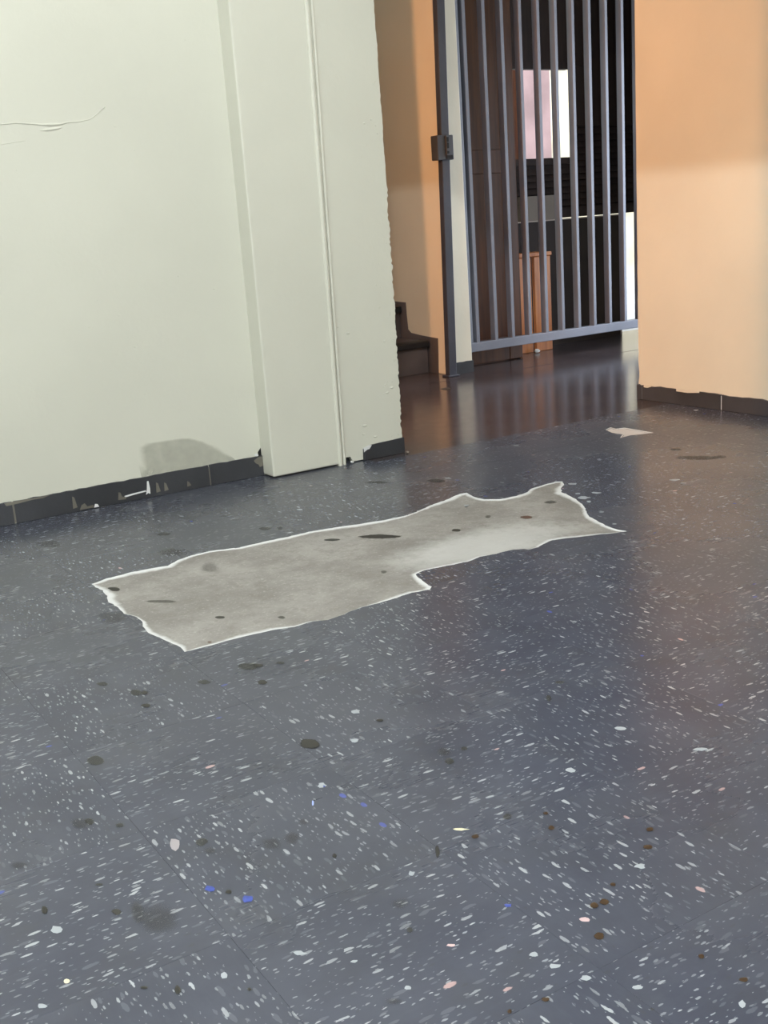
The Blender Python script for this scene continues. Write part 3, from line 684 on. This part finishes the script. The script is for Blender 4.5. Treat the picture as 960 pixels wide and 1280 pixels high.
# ------------------------------------------------------------------ gate post with lock box
gp = tag(empty('gate_post', (3.288, 4.688, 0)), 'slim dark slate steel post with a lock box against the cream wall end', 'post')
def lean(z): return 0.023 * z
def bar_lean(x0, x1, y0, y1, z0, z1):
    b = MB(); p = []
    for z in (z0, z1):
        d = lean(z); p += [(x0+d,y0,z),(x1+d,y0,z),(x1+d,y1,z),(x0+d,y1,z)]
    return b.poly(p, [(0,3,2,1),(4,5,6,7),(0,1,5,4),(1,2,6,5),(2,3,7,6),(3,0,4,7)])
bar_lean(-0.023, 0.023, -0.018, 0.018, 0.004, 2.3).build('tube', M['post'], gp, 0.003, 2)
B(-0.036, 0.036, -0.028, 0.030, 0.0005, 0.009).build('base_plate', M['post'], gp, 0.002, 1)
lk = MB().box(-0.036, 0.058, -0.032, 0.024, 1.046, 1.160).build('lock_box', M['lock'], gp, 0.004, 2)
lk.location = (0.004, 0, 0)
B(0.010, 0.052, -0.040, -0.030, 1.066, 1.158).build('strike_plate', M['lock'], lk, 0.003, 2)
for z0, z1 in ((1.128, 1.150), (1.098, 1.124), (1.074, 1.086)):
    B(0.014, 0.025, -0.0415, -0.039, z0, z1).build('bolt_slot', M['black'], lk)
B(0.014, 0.050, -0.036, -0.028, 1.050, 1.068).build('latch_recess', M['black'], lk)
# pale filler broken out beside the post
pf = random.Random(4)
for z0, z1, w in ((0.93, 1.035, 0.014), (0.60, 0.92, 0.006), (0.44, 0.60, 0.010), (0.02, 0.13, 0.012), (0.15, 0.42, 0.005)):
    n = 7
    zz_ = [z0 + (z1 - z0) * i / n for i in range(n + 1)]
    pts = [(3.312 + lean(z) - 0.004, z) for z in zz_] + [(3.312 + lean(z) + w * pf.uniform(0.3, 1.0), z) for z in reversed(zz_)]
    MB().prism(pts, 'y', 4.714, 4.721).build('broken_filler', paint('pale broken filler', (0.72, 0.60, 0.55), 0.06, 0.8, 0.3) if z0 == 0.93 else bpy.data.materials['pale broken filler'], ws)

# ------------------------------------------------------------------ barred gate
gt = tag(empty('metal_gate', (3.455, 4.775, 0)), 'blue grey steel gate of upright bars closing the passage', 'gate')
B(0.0, 1.315, -0.020, 0.020, 0.094, 0.141).build('bottom_rail', M['steel'], gt, 0.003, 2)
B(0.0, 1.315, -0.020, 0.020, 2.12, 2.16).build('top_rail', M['steel'], gt, 0.003, 2)
bme = MB().box(-0.0105, 0.0105, -0.0195, 0.0195, 0.139, 2.122).mesh('bar', [M['steel']])
do_bevel(bme, 0.002, 1)
for x in (3.519, 3.638, 3.750, 3.865, 3.981, 4.096, 4.211, 4.324, 4.439, 4.553, 4.668):
    o = bpy.data.objects.new('bar', bme); col.objects.link(o); o.parent = gt; o.location = (x - 3.455, 0, 0)
for x0, x1 in ((-0.004, 0.030), (1.28, 1.315)):
    B(x0, x1, -0.0205, 0.0205, 0.141, 2.12).build('stile', M['steel'], gt, 0.003, 2)

# ------------------------------------------------------------------ beyond the gate
dr = tag(empty('wooden_door', (3.46, 4.90, 0)), 'red brown varnished wooden door standing behind the gate', 'door')
B(0.0, 0.46, 0.008, 0.040, 0.006, 2.1).build('panel', M['door_wood'], dr)
for x0, x1 in ((0.0, 0.10), (0.375, 0.463)):
    B(x0, x1, 0.0, 0.046, 0.004, 2.1).build('stile', M['door_wood'], dr, 0.004, 2)
for z0, z1 in ((0.004, 0.13), (0.98, 1.10), (1.98, 2.10)):
    B(0.10, 0.375, 0.002, 0.044, z0, z1).build('cross_rail', M['door_wood'], dr, 0.004, 2)

lp = tag(empty('louvred_partition', (4.0, 5.27, 0)), 'dark brown louvred partition with a small bright opening behind the gate', 'partition')
X0, X1 = 0.0, 1.75
WX0, WX1, WZ0, WZ1 = 0.165, 0.618, 1.060, 1.540
B(X0, X1, -0.02, 0.03, 0.722, 0.78).build('bottom_rail', M['dark_wood'], lp, 0.003, 1)
z = 0.790
while z < 1.22:
    if z + 0.036 < WZ0 - 0.03: spans = ((X0, X1),)
    else: spans = ((X0, WX0 - 0.03), (WX1 + 0.03, X1))
    for a, b_ in spans:
        MB().prism([(-0.016, z), (0.004, z + 0.034), (0.012, z + 0.034), (-0.008, z)], 'x', a, b_).build('louvre_slat', M['dark_wood'], lp)
    z += 0.036
B(X0, X1, 0.014, 0.022, 0.75, WZ0 - 0.03).build('backing', M['dark_wood'], lp)
B(X0, WX0 - 0.03, 0.014, 0.022, WZ0 - 0.03, 1.24).build('backing', M['dark_wood'], lp)
B(WX1 + 0.03, X1, 0.014, 0.022, WZ0 - 0.03, 1.24).build('backing', M['dark_wood'], lp)
xb = X0
while xb < X1 - 0.01:
    xe = min(X1, xb + 0.1225)
    if xe > WX0 - 0.02 and xb < WX1 + 0.02:
        if xb < WX0 - 0.03: B(xb, WX0 - 0.03, -0.012, 0.012, 1.23, WZ1 + 0.02).build('plank', M['dark_wood'], lp, 0.003, 1)
        if xe > WX1 + 0.03: B(max(xb, WX1 + 0.03), xe - 0.002, -0.012, 0.012, 1.23, WZ1 + 0.02).build('plank', M['dark_wood'], lp, 0.003, 1)
        B(xb, xe - 0.002, -0.012, 0.012, WZ1 + 0.021, CEIL).build('plank', M['dark_wood'], lp, 0.003, 1)
    else:
        B(xb, xe - 0.002, -0.012, 0.012, 1.23, CEIL).build('plank', M['dark_wood'], lp, 0.003, 1)
    xb += 0.1225
fr = MB().box(WX0 - 0.035, WX0, -0.022, 0.024, WZ0 - 0.035, WZ1 + 0.035).box(WX1, WX1 + 0.035, -0.022, -0.010, WZ0 - 0.035, WZ1 + 0.035)
fr.box(WX0, WX1, -0.022, 0.03, WZ0 - 0.035, WZ0).box(WX0, WX1, -0.022, 0.03, WZ1, WZ1 + 0.035)
fr.build('opening_frame', M['dark_wood'], lp)

bd = tag(empty('counter', (4.06, 5.205, 0)), 'dark brown counter with a pale thin edge under the louvred partition', 'counter')
B(0.0, 0.868, -0.009, 0.009, 0.0006, 0.712).build('front_panel', M['board'], bd)
B(0.0, 0.882, -0.012, 0.024, 0.7122, 0.7182).build('top', M['board_edge'], bd)
B(0.8682, 0.880, -0.010, 0.024, 0.0006, 0.712).build('side_panel', M['board_edge'], bd)

cb = tag(empty('cardboard_box', (4.32, 5.21, 0.7184)), 'dull grey cardboard box standing on the dark counter', 'box')
B(-0.14, 0.14, -0.018, 0.016, 0.0, 0.128).build('body', M['card'], cb)
B(-0.142, 0.142, -0.019, 0.017, 0.128, 0.136).build('flap', M['card'], cb)

wc = tag(empty('wooden_stool', (4.03, 5.04, 0)), 'orange varnished wooden stool with plank sides behind the gate bars', 'stool')
for x0, x1 in ((0.0, 0.085), (0.105, 0.225)):
    B(x0, x1, 0.0, 0.022, 0.0, 0.528).build('plank', M['orange_wood'], wc, 0.003, 1)
B(-0.004, 0.232, -0.006, 0.11, 0.5282, 0.55).build('seat', M['orange_wood'], wc, 0.004, 2)
for x0, x1 in ((0.0, 0.03), (0.195, 0.225)):
    B(x0, x1, 0.085, 0.108, 0.0, 0.528).build('leg', M['orange_wood'], wc, 0.002, 1)

struct(B(3.52, 5.7, 3.34, 3.44, 0, CEIL).build('wall_sky_block_side', M['cream']), 'unseen plain wall added behind the right hand corner to block sky light')  # added out of sight to keep sky light off the narrow wall end
struct(B(5.5, 5.6, 4.85, 5.255, 0, CEIL).build('wall_sky_block_end', M['cream']), 'unseen plain wall added on the right of the porch to block sky light')  # added out of sight, shuts sky light away from the partition
struct(B(4.80, 5.7, 4.745, 4.845, 0, CEIL).build('wall_daylight_block', M['cream']), 'unseen plain wall added beside the gate to block porch daylight')  # added out of sight, screens the partition from the porch daylight
# outdoors: pale paving and a plastered wall across the yard
struct(B(2.4, 16, 5.30, 14, -0.06, -0.001).build('ground_yard', M['ground']), 'pale concrete yard in daylight')
struct(B(5.7, 16, 1.0, 5.30, -0.06, -0.001).build('ground_side', M['ground']), 'pale concrete beside the porch')
struct(B(6.2, 7.08, 8.8, 8.98, 0, 3.0).build('wall_yard_brown', M['door_wood']), 'red brown boarding across the yard')
struct(B(7.08, 7.40, 8.7, 8.98, 0, 3.2).build('wall_yard_pink', M['pink_plaster']), 'pink washed pier across the yard')
yw = struct(B(3.4, 14, 9.0, 9.2, 0, 3.4).build('wall_yard', M['plaster']), 'sunlit cream plaster wall across the yard')

# ------------------------------------------------------------------ small things lying about
def crumple(name, loc, r, mat, seed, sq=0.7):
    bm = bmesh.new(); bmesh.ops.create_icosphere(bm, subdivisions=2, radius=r)
    q = random.Random(seed)
    for v in bm.verts:
        v.co *= q.uniform(0.75, 1.15); v.co.z *= sq
    zmin = min(v.co.z for v in bm.verts)
    for v in bm.verts: v.co.z -= zmin
    me = bpy.data.meshes.new(name); bm.to_mesh(me); bm.free(); me.materials.append(M[mat])
    o = bpy.data.objects.new(name, me); col.objects.link(o); o.location = loc
    return o
tag(crumple('crumpled_paper', (4.105, 5.0, 0.0005), 0.016, 'white_chip', 1), 'small crumpled white paper on the floor under the gate', 'paper')
tag(crumple('plaster_crumb', (1.882, 3.300, 0.0004), 0.0065, 'white_chip', 2), 'white plaster crumb by the hole at the foot of the green wall', 'crumb')
tag(crumple('plaster_crumb', (2.104, 3.292, 0.0004), 0.006, 'card', 3), 'grey plaster crumb at the end of the short baseboard', 'crumb')
